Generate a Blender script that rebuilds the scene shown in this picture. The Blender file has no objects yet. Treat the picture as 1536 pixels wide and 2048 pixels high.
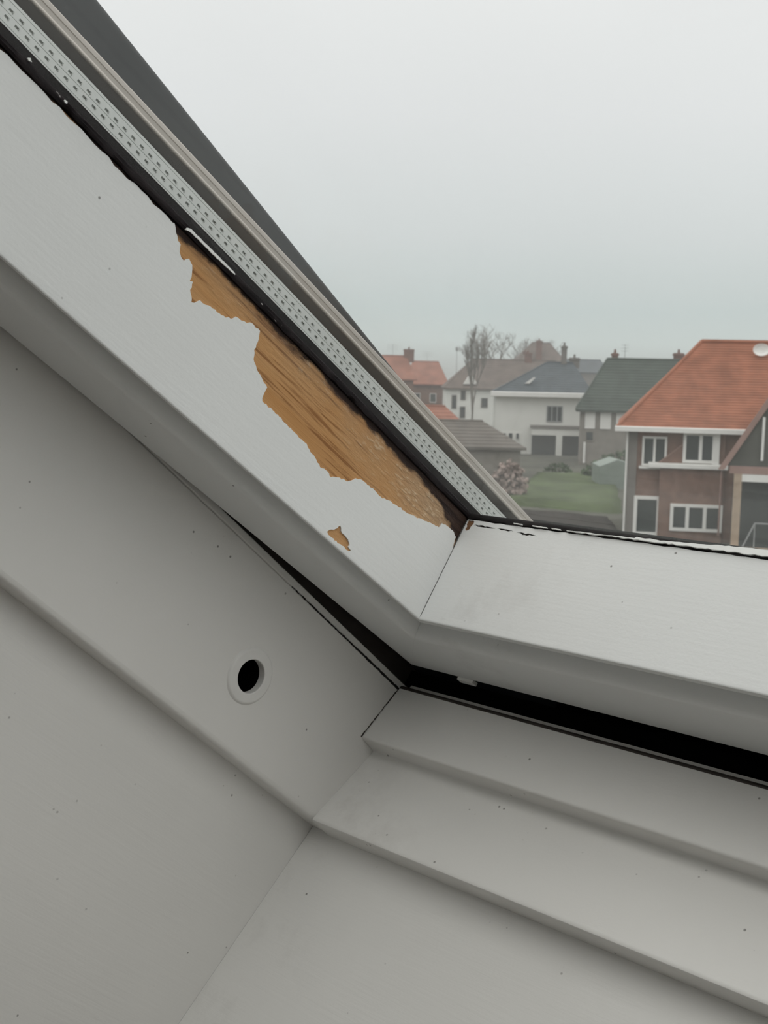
import bpy, bmesh, math, random
from mathutils import Vector, Matrix, noise
from mathutils.geometry import tessellate_polygon

# ------------------------------------------------------------------ camera, sky, light, exposure
H = 8.5                                   # eye height above the gardens outside, metres
scene = bpy.context.scene
COL = scene.collection

cam_data = bpy.data.cameras.new('camera')
cam = bpy.data.objects.new('camera', cam_data)
COL.objects.link(cam)
scene.camera = cam
cam_data.sensor_fit = 'VERTICAL'
cam_data.sensor_height = 36.0
cam_data.lens = 44.07
cam_data.clip_start = 0.01
cam_data.clip_end = 2000.0
right = Vector((0.70315128, 0.71073274, 0.02091046))
down = Vector((0.09726052, -0.06700797, -0.99300067))
fwd = Vector((-0.70435691, 0.70026346, -0.11624298))
cam.matrix_world = Matrix((
    (right.x, -down.x, -fwd.x, 0.0),
    (right.y, -down.y, -fwd.y, 0.0),
    (right.z, -down.z, -fwd.z, H),
    (0, 0, 0, 1)))
cam_data.dof.use_dof = True               # a phone lens focused on the window frame
cam_data.dof.focus_distance = 0.62
cam_data.dof.aperture_fstop = 42.0

world = bpy.data.worlds.new('overcast_sky')
scene.world = world
world.use_nodes = True
wn, wl = world.node_tree.nodes, world.node_tree.links
wn.clear()
w_out = wn.new('ShaderNodeOutputWorld')
w_bg = wn.new('ShaderNodeBackground')
w_tc = wn.new('ShaderNodeTexCoord')
w_sep = wn.new('ShaderNodeSeparateXYZ')
w_map = wn.new('ShaderNodeMapRange')
w_ramp = wn.new('ShaderNodeValToRGB')
w_noise = wn.new('ShaderNodeTexNoise')
w_mix = wn.new('ShaderNodeMix')
wl.new(w_tc.outputs['Generated'], w_sep.inputs[0])
wl.new(w_sep.outputs['Z'], w_map.inputs['Value'])
w_map.inputs['From Min'].default_value = -0.1
w_map.inputs['From Max'].default_value = 1.0
wl.new(w_map.outputs[0], w_ramp.inputs[0])
cr = w_ramp.color_ramp
def zpos(z): return (z + 0.1) / 1.1
stops = [(-0.1, (0.20, 0.20, 0.19)), (-0.005, (0.44, 0.46, 0.445)), (0.02, (0.60, 0.67, 0.655)), (0.045, (0.575, 0.66, 0.66)),
         (0.10, (0.69, 0.73, 0.74)), (0.19, (0.80, 0.815, 0.83)), (0.32, (0.885, 0.89, 0.895)), (0.6, (1.42, 1.41, 1.39)), (1.0, (1.75, 1.73, 1.69))]
cr.elements[0].position = zpos(stops[0][0]); cr.elements[0].color = (*stops[0][1], 1)
cr.elements[1].position = zpos(stops[-1][0]); cr.elements[1].color = (*stops[-1][1], 1)
for z, c in stops[1:-1]:
    e = cr.elements.new(zpos(z)); e.color = (*c, 1)
w_noise.inputs['Scale'].default_value = 2.2
w_noise.inputs['Detail'].default_value = 2.0
wl.new(w_tc.outputs['Generated'], w_noise.inputs['Vector'])
w_mr = wn.new('ShaderNodeMapRange')
w_mr.inputs['From Min'].default_value = 0.3; w_mr.inputs['From Max'].default_value = 0.7
w_mr.inputs['To Min'].default_value = 0.96; w_mr.inputs['To Max'].default_value = 1.04
wl.new(w_noise.outputs['Fac'], w_mr.inputs['Value'])
wl.new(w_ramp.outputs['Color'], w_bg.inputs['Color'])
wl.new(w_mr.outputs[0], w_bg.inputs['Strength'])
wl.new(w_bg.outputs[0], w_out.inputs['Surface'])

vs_ = scene.view_settings
scene.display_settings.display_device = 'sRGB'
vs_.view_transform = 'Standard'
vs_.look = 'None'
vs_.exposure = 0.16
vs_.gamma = 1.0
vs_.use_curve_mapping = False
try:
    scene.cycles.use_denoising = True
    scene.cycles.max_bounces = 10
    scene.cycles.transparent_max_bounces = 24
except Exception:
    pass

# ------------------------------------------------------------------ frames of reference
A_S, A_F = math.radians(35.960), math.radians(39.993)     # slope of the opened sash and of the fixed frame
CX = Vector((1, 0, 0))
VS, NS = Vector((0, -math.cos(A_S), math.sin(A_S))), Vector((0, math.sin(A_S), math.cos(A_S)))
VF, NF = Vector((0, -math.cos(A_F), math.sin(A_F))), Vector((0, math.sin(A_F), math.cos(A_F)))
EYE = Vector((0, 0, H))
P0 = EYE + Vector((-0.4656, 0.4890, -0.1417))             # lower left inner corner of the sash
K = EYE + Vector((-0.53, 0.5441, -0.1982))                # lower left corner of the fixed frame
def basis(v, n, o):
    return Matrix(((v.x, CX.x, n.x, o.x), (v.y, CX.y, n.y, o.y), (v.z, CX.z, n.z, o.z), (0, 0, 0, 1)))
SASH = basis(VS, NS, P0 - K)                              # local x = up the slope, y = along the sill, z = outward
FRAME = basis(VF, NF, Vector((0, 0, 0)))

# ------------------------------------------------------------------ helpers
def tag(o, label=None, cat=None, group=None, kind=None):
    if label: o['label'] = label
    if cat: o['category'] = cat
    if group: o['group'] = group
    if kind: o['kind'] = kind
    return o

def empty(name, loc, rz=0.0):
    o = bpy.data.objects.new(name, None)
    o.empty_display_size = 0.1
    o.location = loc; o.rotation_euler = (0, 0, rz)
    COL.objects.link(o)
    return o

class MB:
    """collects vertices and faces for one mesh"""
    def __init__(self): self.v, self.f = [], []
    def add(self, verts, faces):
        b = len(self.v)
        self.v += [tuple(p) for p in verts]
        self.f += [tuple(i + b for i in f) for f in faces]
        return self
    def box(self, x0, x1, y0, y1, z0, z1):
        v = [(x, y, z) for x in (x0, x1) for y in (y0, y1) for z in (z0, z1)]
        return self.add(v, [(0, 1, 3, 2), (4, 6, 7, 5), (0, 4, 5, 1), (2, 3, 7, 6), (0, 2, 6, 4), (1, 5, 7, 3)])
    def prism(self, poly, a0, a1, axis):
        """closed polygon poly (2-D) swept from a0 to a1 along axis 'x','y','z'; the ends may be functions of the point"""
        n = len(poly)
        f0 = a0 if callable(a0) else (lambda p: a0)
        f1 = a1 if callable(a1) else (lambda p: a1)
        def put(p, a):
            if axis == 'x': return (a, p[0], p[1])
            if axis == 'y': return (p[0], a, p[1])
            return (p[0], p[1], a)
        vv = [put(p, f0(p)) for p in poly] + [put(p, f1(p)) for p in poly]
        ff = [(i, (i + 1) % n, n + (i + 1) % n, n + i) for i in range(n)]
        tri = tessellate_polygon([[Vector((p[0], p[1], 0)) for p in poly]])
        ff += [tuple(t) for t in tri] + [tuple(n + i for i in t) for t in tri]
        return self.add(vv, ff)
    def tube(self, p, q, r0, r1, seg=6):
        p, q = Vector(p), Vector(q); d = (q - p).normalized()
        u = d.cross(Vector((0, 0, 1)) if abs(d.z) < 0.9 else Vector((1, 0, 0))).normalized(); w = d.cross(u)
        ring = lambda c, r: [c + (u * math.cos(t) + w * math.sin(t)) * r for t in [2 * math.pi * i / seg for i in range(seg)]]
        return self.add(ring(p, r0) + ring(q, r1), [(i, (i + 1) % seg, seg + (i + 1) % seg, seg + i) for i in range(seg)]
                        + [tuple(range(seg))[::-1], tuple(range(seg, 2 * seg))])
    def build(self, name, m, parent=None, smooth=None, mw=None):
        me = bpy.data.meshes.new(name)
        me.from_pydata(self.v, [], self.f)
        bm = bmesh.new(); bm.from_mesh(me)
        bmesh.ops.recalc_face_normals(bm, faces=bm.faces)
        bm.to_mesh(me); bm.free()
        me.materials.append(m)
        if smooth:
            me.shade_smooth(); me.set_sharp_from_angle(angle=math.radians(smooth))
        o = bpy.data.objects.new(name, me)
        wm = o.modifiers.new('even_shading', 'WEIGHTED_NORMAL'); wm.keep_sharp = True; wm.weight = 100
        COL.objects.link(o)
        if parent: o.parent = parent
        if mw is not None: o.matrix_local = mw
        return o

def rounded(pts, seg=4):
    """2-D polygon; points given as (a, b, radius) get an arc"""
    out, n = [], len(pts)
    for i, p in enumerate(pts):
        if len(p) < 3 or p[2] <= 0: out.append((p[0], p[1])); continue
        c = Vector(p[:2]); a = Vector(pts[i - 1][:2]) - c; b = Vector(pts[(i + 1) % n][:2]) - c
        r = min(p[2], a.length * 0.49, b.length * 0.49)
        a, b = c + a.normalized() * r, c + b.normalized() * r
        for k in range(seg + 1):
            t = k / seg
            q = a * (1 - t) ** 2 + c * 2 * t * (1 - t) + b * t * t
            out.append((q.x, q.y))
    return out

def ragged(pts, step, amp, rng, closed=True):
    out = []; n = len(pts)
    for i in range(n if closed else n - 1):
        a, b = Vector(pts[i]), Vector(pts[(i + 1) % n])
        m = max(1, int((b - a).length / step))
        nrm = Vector((-(b - a).y, (b - a).x)); nrm = nrm.normalized() if nrm.length > 0 else nrm
        for k in range(m):
            q = a.lerp(b, k / m)
            if k: q += nrm * rng.uniform(-amp, amp)
            out.append((q.x, q.y))
    if not closed: out.append(tuple(pts[-1]))
    return out

def sheet(loops, top, bottom, put):
    """a flat layer with holes and thickness: loops[0] outline, the rest holes"""
    mb = MB()
    tri = tessellate_polygon([[Vector((a, b, 0)) for a, b in l] for l in loops])
    flat = [p for l in loops for p in l]; n = len(flat)
    mb.add([put(a, b, top) for a, b in flat] + [put(a, b, bottom) for a, b in flat],
           [tuple(t) for t in tri] + [tuple(n + i for i in t[::-1]) for t in tri])
    base = 0
    for l in loops:
        m = len(l)
        mb.f += [(base + i, base + (i + 1) % m, n + base + (i + 1) % m, n + base + i) for i in range(m)]
        base += m
    return mb

# ------------------------------------------------------------------ materials
def nodes_of(name):
    m = bpy.data.materials.new(name); m.use_nodes = True
    nt = m.node_tree; b = nt.nodes['Principled BSDF']
    return m, nt, nt.nodes, nt.links, b

def coords(nt, scale):
    tc = nt.nodes.new('ShaderNodeTexCoord'); mp = nt.nodes.new('ShaderNodeMapping')
    mp.inputs['Scale'].default_value = scale
    nt.links.new(tc.outputs['Object'], mp.inputs['Vector'])
    return mp.outputs[0]

def tex(nt, vec, scale, detail=4.0, rough=0.55):
    n = nt.nodes.new('ShaderNodeTexNoise')
    n.inputs['Scale'].default_value = scale; n.inputs['Detail'].default_value = detail; n.inputs['Roughness'].default_value = rough
    nt.links.new(vec, n.inputs['Vector'])
    return n.outputs['Fac']

def rng_map(nt, sock, a, b, c, d):
    m = nt.nodes.new('ShaderNodeMapRange')
    m.inputs['From Min'].default_value = a; m.inputs['From Max'].default_value = b
    m.inputs['To Min'].default_value = c; m.inputs['To Max'].default_value = d
    nt.links.new(sock, m.inputs['Value'])
    return m.outputs[0]

def mixc(nt, fac, a, b):
    m = nt.nodes.new('ShaderNodeMix'); m.data_type = 'RGBA'
    for s, v in ((m.inputs[0], fac), (m.inputs[6], a), (m.inputs[7], b)):
        if hasattr(v, 'links'): nt.links.new(v, s)
        elif isinstance(v, (int, float)): s.default_value = v
        else: s.default_value = (*v, 1)
    return m.outputs[2]

def math_(nt, op, a, b=0.0):
    m = nt.nodes.new('ShaderNodeMath'); m.operation = op
    for s, v in ((m.inputs[0], a), (m.inputs[1], b)):
        if hasattr(v, 'links'): nt.links.new(v, s)
        else: s.default_value = v
    return m.outputs[0]

def plain(name, col, rough=0.7, var=0.12, scale=3.0, bump=0.0, metallic=0.0, stretch=(1, 1, 1), spec=0.3):
    m, nt, N, L, b = nodes_of(name)
    v = coords(nt, stretch)
    f = tex(nt, v, scale)
    lo = tuple(c * (1 - var) for c in col); hi = tuple(min(1, c * (1 + var)) for c in col)
    L.new(mixc(nt, rng_map(nt, f, 0.3, 0.7, 0, 1), lo, hi), b.inputs['Base Color'])
    b.inputs['Roughness'].default_value = rough; b.inputs['Metallic'].default_value = metallic
    b.inputs['Specular IOR Level'].default_value = spec
    if bump:
        bp = N.new('ShaderNodeBump'); bp.inputs['Strength'].default_value = 1.0; bp.inputs['Distance'].default_value = bump
        L.new(f, bp.inputs['Height']); L.new(bp.outputs[0], b.inputs['Normal'])
    return m

def paint(name, col, grain, brush=0.00010, fine=0.00006, dirt=0.0, dirt_col=(0.16, 0.13, 0.10), extra=None):
    """old brushed gloss paint on wood: brush strokes run along `grain`, sparse dark specks, faint grime"""
    m, nt, N, L, b = nodes_of(name)
    v = coords(nt, grain)
    iso = coords(nt, (1, 1, 1))
    strokes = tex(nt, v, 420.0, 3.0)
    orange = tex(nt, iso, 520.0, 2.0)
    wav = tex(nt, v, 70.0, 2.0)
    h = math_(nt, 'ADD', math_(nt, 'MULTIPLY', strokes, brush), math_(nt, 'MULTIPLY', orange, fine))
    h = math_(nt, 'ADD', h, math_(nt, 'MULTIPLY', wav, brush * 1.5))
    bp = N.new('ShaderNodeBump'); bp.inputs['Strength'].default_value = 0.8; bp.inputs['Distance'].default_value = 1.0
    L.new(h, bp.inputs['Height']); L.new(bp.outputs[0], b.inputs['Normal'])
    tone = tex(nt, iso, 9.0, 3.0)
    c = mixc(nt, rng_map(nt, tone, 0.3, 0.7, 0, 1), tuple(x * 0.965 for x in col), col)
    vor = N.new('ShaderNodeTexVoronoi'); vor.inputs['Scale'].default_value = 130.0
    L.new(iso, vor.inputs['Vector'])
    dot = rng_map(nt, vor.outputs['Distance'], 0.06, 0.11, 1, 0)
    keep = rng_map(nt, tex(nt, iso, 31.0, 2.0), 0.57, 0.63, 0, 1)
    c = mixc(nt, math_(nt, 'MULTIPLY', math_(nt, 'MULTIPLY', dot, keep), 0.75), c, (0.10, 0.09, 0.08))
    if dirt:
        g = rng_map(nt, tex(nt, iso, 26.0, 6.0, 0.7), 0.52, 0.80, 0, 1)
        if extra:
            sp = N.new('ShaderNodeSeparateXYZ'); tcn = N.new('ShaderNodeTexCoord'); L.new(tcn.outputs['Object'], sp.inputs[0])
            for ax, a, bb in extra:
                g = math_(nt, 'MULTIPLY', g, rng_map(nt, sp.outputs[ax], a, bb, 1, 0))
        c = mixc(nt, math_(nt, 'MULTIPLY', g, dirt), c, dirt_col)
    L.new(c, b.inputs['Base Color'])
    b.inputs['Roughness'].default_value = 0.42
    b.inputs['Specular IOR Level'].default_value = 0.35
    return m

WHITE = (0.795, 0.808, 0.802)
M = {}
M['stile_paint'] = paint('stile_paint', WHITE, (0.10, 1, 1))
M['rail_paint'] = paint('rail_paint', WHITE, (1, 0.10, 1), brush=0.00007, dirt=0.22, extra=[(1, 0.01, 0.12)])
M['jamb_paint'] = paint('jamb_paint', (0.785, 0.775, 0.75), (0.12, 1, 1), brush=0.00003, fine=0.00003)
M['sill_paint'] = paint('sill_paint', (0.785, 0.775, 0.75), (1, 0.12, 1), brush=0.00004, dirt=0.35, dirt_col=(0.22, 0.18, 0.14), extra=[(1, 0.0, 0.12), (2, -0.10, -0.02)])
M['side_lining'] = paint('side_lining', (0.79, 0.782, 0.757), (0.06, 1, 1), brush=0.00012, fine=0.00004)
M['low_lining'] = paint('low_lining', (0.79, 0.782, 0.757), (1, 0.06, 1), brush=0.00014, fine=0.00005, dirt=0.15, extra=[(1, 0.01, 0.06)])
M['flake'] = plain('flake_paint', (0.86, 0.87, 0.85), 0.5, 0.03, 60)
M['plaster'] = plain('room_plaster', (0.78, 0.77, 0.74), 0.8, 0.03, 4, 0.0008)
M['floor'] = plain('oak_floor', (0.36, 0.27, 0.19), 0.5, 0.2, 6, 0, 0, (1, 12, 1))

def wood_material():
    m, nt, N, L, b = nodes_of('bare_pine')
    v = coords(nt, (0.045, 1, 1)); iso = coords(nt, (1, 1, 1))
    warp = N.new('ShaderNodeMapping'); L.new(v, warp.inputs['Vector'])
    g1 = tex(nt, v, 430.0, 4.0, 0.6); g2 = tex(nt, v, 110.0, 3.0)
    fibre = tex(nt, coords(nt, (0.30, 1, 1)), 620.0, 3.0)
    patch = tex(nt, iso, 22.0, 3.0)
    sp = N.new('ShaderNodeSeparateXYZ'); tcn = N.new('ShaderNodeTexCoord'); L.new(tcn.outputs['Object'], sp.inputs[0])
    c = mixc(nt, rng_map(nt, g2, 0.3, 0.72, 0, 1), (0.49, 0.250, 0.092), (0.57, 0.330, 0.152))
    c = mixc(nt, rng_map(nt, g1, 0.55, 0.64, 0, 0.75), c, (0.22, 0.085, 0.025))
    # sun-bleached and fibrous towards the corner of the sash and along the glass
    low = math_(nt, 'ADD', rng_map(nt, sp.outputs[0], 0.02, 0.17, 1, 0), rng_map(nt, sp.outputs[2], 0.040, 0.072, -0.25, 0.75))
    bleach = math_(nt, 'MULTIPLY', low, rng_map(nt, patch, 0.3, 0.6, 0.35, 1))
    c = mixc(nt, rng_map(nt, bleach, 0.25, 1.2, 0, 0.85), c, (0.47, 0.325, 0.20))
    c = mixc(nt, math_(nt, 'MULTIPLY', rng_map(nt, fibre, 0.56, 0.66, 0, 0.8), rng_map(nt, bleach, 0.3, 0.9, 0, 1)), c, (0.66, 0.50, 0.34))
    # black mould that crept in from the wet glazing edge and the corner
    edge = math_(nt, 'ADD', sp.outputs[2], math_(nt, 'MULTIPLY', math_(nt, 'SUBTRACT', tex(nt, coords(nt, (0.45, 1, 1)), 75.0, 5.0, 0.65), 0.5), 0.016))
    corner = rng_map(nt, sp.outputs[0], -0.002, 0.030, -0.013, 0.0)
    edge = math_(nt, 'SUBTRACT', edge, corner)
    edge = math_(nt, 'ADD', edge, math_(nt, 'MULTIPLY', math_(nt, 'SUBTRACT', tex(nt, iso, 38.0, 2.0), 0.5), 0.016))
    mould = rng_map(nt, edge, 0.0662, 0.0690, 0, 0.98)
    c = mixc(nt, mould, c, (0.010, 0.006, 0.007))
    soft = math_(nt, 'MULTIPLY', rng_map(nt, edge, 0.058, 0.068, 0, 0.45), rng_map(nt, g1, 0.45, 0.6, 0.2, 1))
    c = mixc(nt, soft, c, (0.10, 0.06, 0.045))
    L.new(c, b.inputs['Base Color'])
    b.inputs['Roughness'].default_value = 0.65; b.inputs['Specular IOR Level'].default_value = 0.2
    h = math_(nt, 'ADD', math_(nt, 'MULTIPLY', g1, 0.0004), math_(nt, 'MULTIPLY', math_(nt, 'MULTIPLY', fibre, bleach), 0.0013))
    bp = N.new('ShaderNodeBump'); bp.inputs['Distance'].default_value = 1.0; bp.inputs['Strength'].default_value = 0.9
    L.new(h, bp.inputs['Height']); L.new(bp.outputs[0], b.inputs['Normal'])
    return m
M['wood'] = wood_material()

def seal_material():
    m, nt, N, L, b = nodes_of('mouldy_glazing_seal')
    v = coords(nt, (0.35, 1, 1))
    f = tex(nt, v, 260.0, 5.0, 0.65)
    flecks = rng_map(nt, tex(nt, coords(nt, (0.4, 1, 1)), 330.0, 2.0), 0.725, 0.75, 0, 1)
    c = mixc(nt, rng_map(nt, f, 0.35, 0.75, 0, 1), (0.005, 0.003, 0.004), (0.020, 0.014, 0.015))
    c = mixc(nt, flecks, c, (0.52, 0.49, 0.48))
    L.new(c, b.inputs['Base Color']); b.inputs['Roughness'].default_value = 0.6; b.inputs['Specular IOR Level'].default_value = 0.2
    bp = N.new('ShaderNodeBump'); bp.inputs['Distance'].default_value = 0.0007
    L.new(f, bp.inputs['Height']); L.new(bp.outputs[0], b.inputs['Normal'])
    return m
M['seal'] = seal_material()
M['black'] = plain('black_rubber', (0.012, 0.010, 0.010), 0.7, 0.3, 40)
M['brown_dark'] = plain('dark_brown_rebate', (0.045, 0.036, 0.032), 0.6, 0.25, 60)  # dark brown shared by rebate, sill seal and cracks
M['gap_void'] = plain('gap_and_bore_shade', (0.004, 0.004, 0.004), 0.95, 0.2, 30, spec=0.0)  # near-black stands in for the shade inside the gap and the socket bore
M['spacer'] = plain('mill_aluminium', (0.62, 0.64, 0.62), 0.42, 0.05, 30, 0, 0.35, (0.2, 1, 1))
M['butyl'] = plain('dark_butyl_edge', (0.022, 0.018, 0.014), 0.5, 0.3, 60, 0, 0, (0.1, 1, 1))
M['cover'] = plain('warm_grey_aluminium', (0.52, 0.48, 0.44), 0.38, 0.08, 60, 0, 0.3, (0.05, 1, 1))
M['cladding'] = plain('dark_grey_aluminium', (0.040, 0.044, 0.047), 0.55, 0.2, 14, 0, 0.1, (0.12, 1, 1))
M['slot'] = plain('slot_shadow', (0.03, 0.03, 0.03), 0.9)
M['lichen'] = plain('splash_on_glass', (0.78, 0.68, 0.64), 0.8, 0.12, 600)
M['ring'] = plain('white_plastic', (0.765, 0.757, 0.735), 0.42, 0.02, 60)
M['tapepale'] = plain('pale_label_stock', (0.88, 0.88, 0.85), 0.6, 0.02, 90)

def glass_material(name, veil, streaks):
    m = bpy.data.materials.new(name); m.use_nodes = True
    nt = m.node_tree; N, L = nt.nodes, nt.links
    N.clear()
    out = N.new('ShaderNodeOutputMaterial')
    tr = N.new('ShaderNodeBsdfTransparent'); tr.inputs[0].default_value = (0.965, 0.968, 0.964, 1)
    tl = N.new('ShaderNodeBsdfTranslucent'); tl.inputs[0].default_value = (0.80, 0.80, 0.77, 1)
    gl = N.new('ShaderNodeBsdfGlossy'); gl.inputs['Roughness'].default_value = 0.02
    lw = N.new('ShaderNodeLayerWeight'); lw.inputs['Blend'].default_value = 0.5
    refl = math_(nt, 'ADD', math_(nt, 'MULTIPLY', math_(nt, 'POWER', lw.outputs['Facing'], 5.0), 0.16), 0.010)
    v = coords(nt, (1, 1, 1))
    sp = N.new('ShaderNodeSeparateXYZ'); L.new(v, sp.inputs[0])
    blotch = rng_map(nt, tex(nt, v, 9.0, 4.0), 0.38, 0.72, 0.55, 1.25)
    fac = math_(nt, 'MULTIPLY', blotch, veil)
    if streaks:
        # condensation film that gathers at the foot of the pane, wiped in streaks
        foot = math_(nt, 'MULTIPLY', math_(nt, 'MULTIPLY', rng_map(nt, sp.outputs[0], 0.03, 0.12, 1, 0), rng_map(nt, sp.outputs[0], -0.01, 0.025, 0.15, 1)), rng_map(nt, sp.outputs[1], 0.0, 0.16, 1.0, 0.35))
        film = math_(nt, 'MULTIPLY', foot, rng_map(nt, tex(nt, v, 24.0, 4.0, 0.6), 0.38, 0.66, 0.1, 1.0))
        fac = math_(nt, 'ADD', fac, math_(nt, 'MULTIPLY', film, streaks))
        grit = N.new('ShaderNodeTexVoronoi'); grit.inputs['Scale'].default_value = 260.0; L.new(v, grit.inputs['Vector'])
        dots = math_(nt, 'MULTIPLY', rng_map(nt, grit.outputs['Distance'], 0.08, 0.12, 1, 0), rng_map(nt, tex(nt, v, 120.0, 1.0), 0.60, 0.66, 0, 0.02))
        fac = math_(nt, 'ADD', fac, math_(nt, 'MULTIPLY', dots, rng_map(nt, sp.outputs[0], 0.0, 0.16, 1, 0.1)))
    mx = N.new('ShaderNodeMixShader'); L.new(fac, mx.inputs[0]); L.new(tr.outputs[0], mx.inputs[1]); L.new(tl.outputs[0], mx.inputs[2])
    m2 = N.new('ShaderNodeMixShader'); L.new(refl, m2.inputs[0])
    L.new(mx.outputs[0], m2.inputs[1]); L.new(gl.outputs[0], m2.inputs[2])
    L.new(m2.outputs[0], out.inputs['Surface'])
    return m
M['glass_in'] = glass_material('inner_glass', 0.005, 0.028)
M['glass_out'] = glass_material('outer_glass', 0.011, 0.0)

# ------------------------------------------------------------------ the roof window
RNG = random.Random(7)
VTOP, SRIGHT = 1.02, 0.72                                  # inner height and width of the sash opening
win = tag(empty('window_1', K), 'white painted wooden roof window with peeling paint, tilted slightly open', 'window', kind='structure')

# side member of the sash, mitred at the foot
KS = 0.072 / 0.0584
stile_prof = rounded([(-0.0030, 0.0700), (-0.0030, 0.0066), (0.0, 0.0066), (0.0, 0.0040, 0.0018), (-0.0095, 0.0070, 0.0015), (-0.0122, 0.0095, 0.0008),
                      (-0.0138, 0.0030, 0.0020), (-0.0165, 0.0, 0.004), (-0.0584, 0.0, 0.004), (-0.0584, 0.0930), (-0.0136, 0.0930), (-0.0136, 0.0700)])
stile = MB().prism(stile_prof, lambda p: p[0] * KS if p[0] < 0 else 0.0, VTOP + 0.07, 'x').build('sash_stile', M['stile_paint'], win, 35, SASH)
stile['label'] = 'side member of the sash with a strip of bare wood along the glass'
core = MB().box(0.0, VTOP, -0.0030, -0.0007, 0.0066, 0.0700).build('bare_wood', M['wood'], stile)
core['label'] = 'orange bare pine where the paint has flaked off, mouldy at the glass'

MAIN = [(0.2477, 0.0695), (0.2449, 0.0668), (0.2421, 0.0647), (0.24, 0.0643), (0.2384, 0.0612), (0.2364, 0.0599), (0.2343, 0.0596), (0.2328, 0.0622),
        (0.2298, 0.061), (0.2279, 0.0581), (0.2268, 0.0546), (0.2252, 0.0553), (0.2243, 0.0515), (0.2205, 0.0475), (0.2188, 0.0485), (0.2173, 0.0512),
        (0.2135, 0.0516), (0.2083, 0.0532), (0.2038, 0.0534), (0.1988, 0.0553), (0.197, 0.058), (0.1935, 0.0585), (0.1901, 0.0596), (0.1888, 0.0611),
        (0.1818, 0.0615), (0.1801, 0.0579), (0.1793, 0.0523), (0.1771, 0.0487), (0.1726, 0.0459), (0.1676, 0.0444), (0.1624, 0.0428), (0.1621, 0.0384),
        (0.1610, 0.0359), (0.1533, 0.0361), (0.1413, 0.0357), (0.1269, 0.0353), (0.117, 0.0331), (0.1113, 0.0311), (0.107, 0.0321), (0.1018, 0.0311),
        (0.097, 0.0342), (0.091, 0.0356), (0.0871, 0.0402), (0.0842, 0.0416), (0.0767, 0.0424), (0.0647, 0.0421), (0.0588, 0.0444), (0.047, 0.0458),
        (0.0368, 0.0478), (0.0295, 0.05), (0.0175, 0.053), (0.0169, 0.0563), (0.0122, 0.0573), (0.0053, 0.0575), (0.0022, 0.0562), (0.0011, 0.0512)]
SMALL = [(0.0875, 0.0076), (0.0867, 0.0092), (0.0834, 0.0118), (0.0816, 0.0148), (0.0782, 0.0125), (0.0753, 0.0126), (0.0718, 0.0115), (0.0699, 0.0101),
         (0.0701, 0.0090), (0.0671, 0.0086), (0.0683, 0.0074), (0.0719, 0.0074), (0.0767, 0.0070), (0.0828, 0.0069), (0.0859, 0.0069)]
notch = ragged([(0.2490, 0.0690)] + MAIN, 0.0013, 0.00045, RNG, False)
top_edge = ragged([(VTOP, 0.0698), (0.2490, 0.0690)], 0.004, 0.0006, RNG, False)
outline = [(0.0003, 0.0066), (VTOP, 0.0066)] + top_edge[:-1] + notch + [(0.0003, 0.0500)]
hole = ragged(SMALL, 0.0011, 0.00035, RNG)
pc = sheet([outline, hole], 0.0, -0.0007, lambda a, b, t: (a, t, b)).build('paint_coat', M['stile_paint'], stile)
pc['label'] = 'white paint coat with a ragged broken edge'
SLIVER = [(0.2425, 0.0716), (0.2406, 0.0726), (0.2327, 0.0726), (0.2246, 0.0727), (0.2166, 0.0729), (0.21, 0.0727), (0.2095, 0.0722), (0.2165, 0.0717), (0.2247, 0.0714), (0.2327, 0.0714), (0.2404, 0.0712), (0.2425, 0.0705)]
fl = sheet([ragged(SLIVER, 0.0012, 0.00015, RNG)], 0.0016, 0.0006, lambda a, b, t: (a, t, b)).build('paint_flake', M['flake'], stile)
fl['label'] = 'thin sliver of white paint left standing beside the black seal'
for (a, b) in [(0.362, 0.0735), (0.338, 0.0742), (0.317, 0.0728)]:
    pts = [(a + RNG.uniform(0.4, 1) * 0.0014 * math.cos(t), b + RNG.uniform(0.4, 1) * 0.0009 * math.sin(t)) for t in [k * 0.785 for k in range(8)]]
    sheet([pts], 0.0014, 0.0006, lambda a, b, t: (a, t, b)).build('paint_flake', M['flake'], stile)

# bottom member of the sash
rail_prof = rounded([(-0.0030, 0.0694), (-0.0030, 0.0066), (0.0, 0.0066), (0.0, 0.0040, 0.0018), (-0.0117, 0.0070, 0.0015), (-0.0150, 0.0095, 0.0008),
                     (-0.0170, 0.0030, 0.0020), (-0.0205, 0.0, 0.004), (-0.0720, 0.0, 0.004), (-0.0720, 0.0930), (-0.0500, 0.0930), (-0.0500, 0.0694)])
rail = MB()
rail.prism([(p[0], p[1]) for p in rail_prof], 0, 1, 'y')
nrp = len(rail_prof)
rail.v = [(v, (min(v, 0.0) / KS + 0.00008) if i < nrp else SRIGHT - min(v, 0.0) / KS, n) for i, (v, _, n) in enumerate(rail.v)]
rail = rail.build('sash_rail', M['rail_paint'], win, 35, SASH)
rail['label'] = 'bottom member of the sash with cracked white paint'
M['old_primer'] = plain('brown_primer', (0.20, 0.105, 0.055), 0.8, 0.25, 300)
MB().box(-0.0030, -0.0005, 0.0002, 0.0060, 0.0066, 0.0694).build('bare_wood', M['old_primer'], rail)
MB().box(-0.0030, -0.0012, 0.0060, SRIGHT, 0.0066, 0.0694).build('bare_wood', M['brown_dark'], rail)
def crack(pts, w):
    up, lo = [], []
    for i, (s, n) in enumerate(pts):
        t = math.sin(math.pi * (i + 0.15) / (len(pts) - 0.7))
        up.append((s, n + w * t * RNG.uniform(0.35, 1))); lo.append((s, n - w * t * RNG.uniform(0.2, 0.9)))
    return up + lo[::-1]
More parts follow.
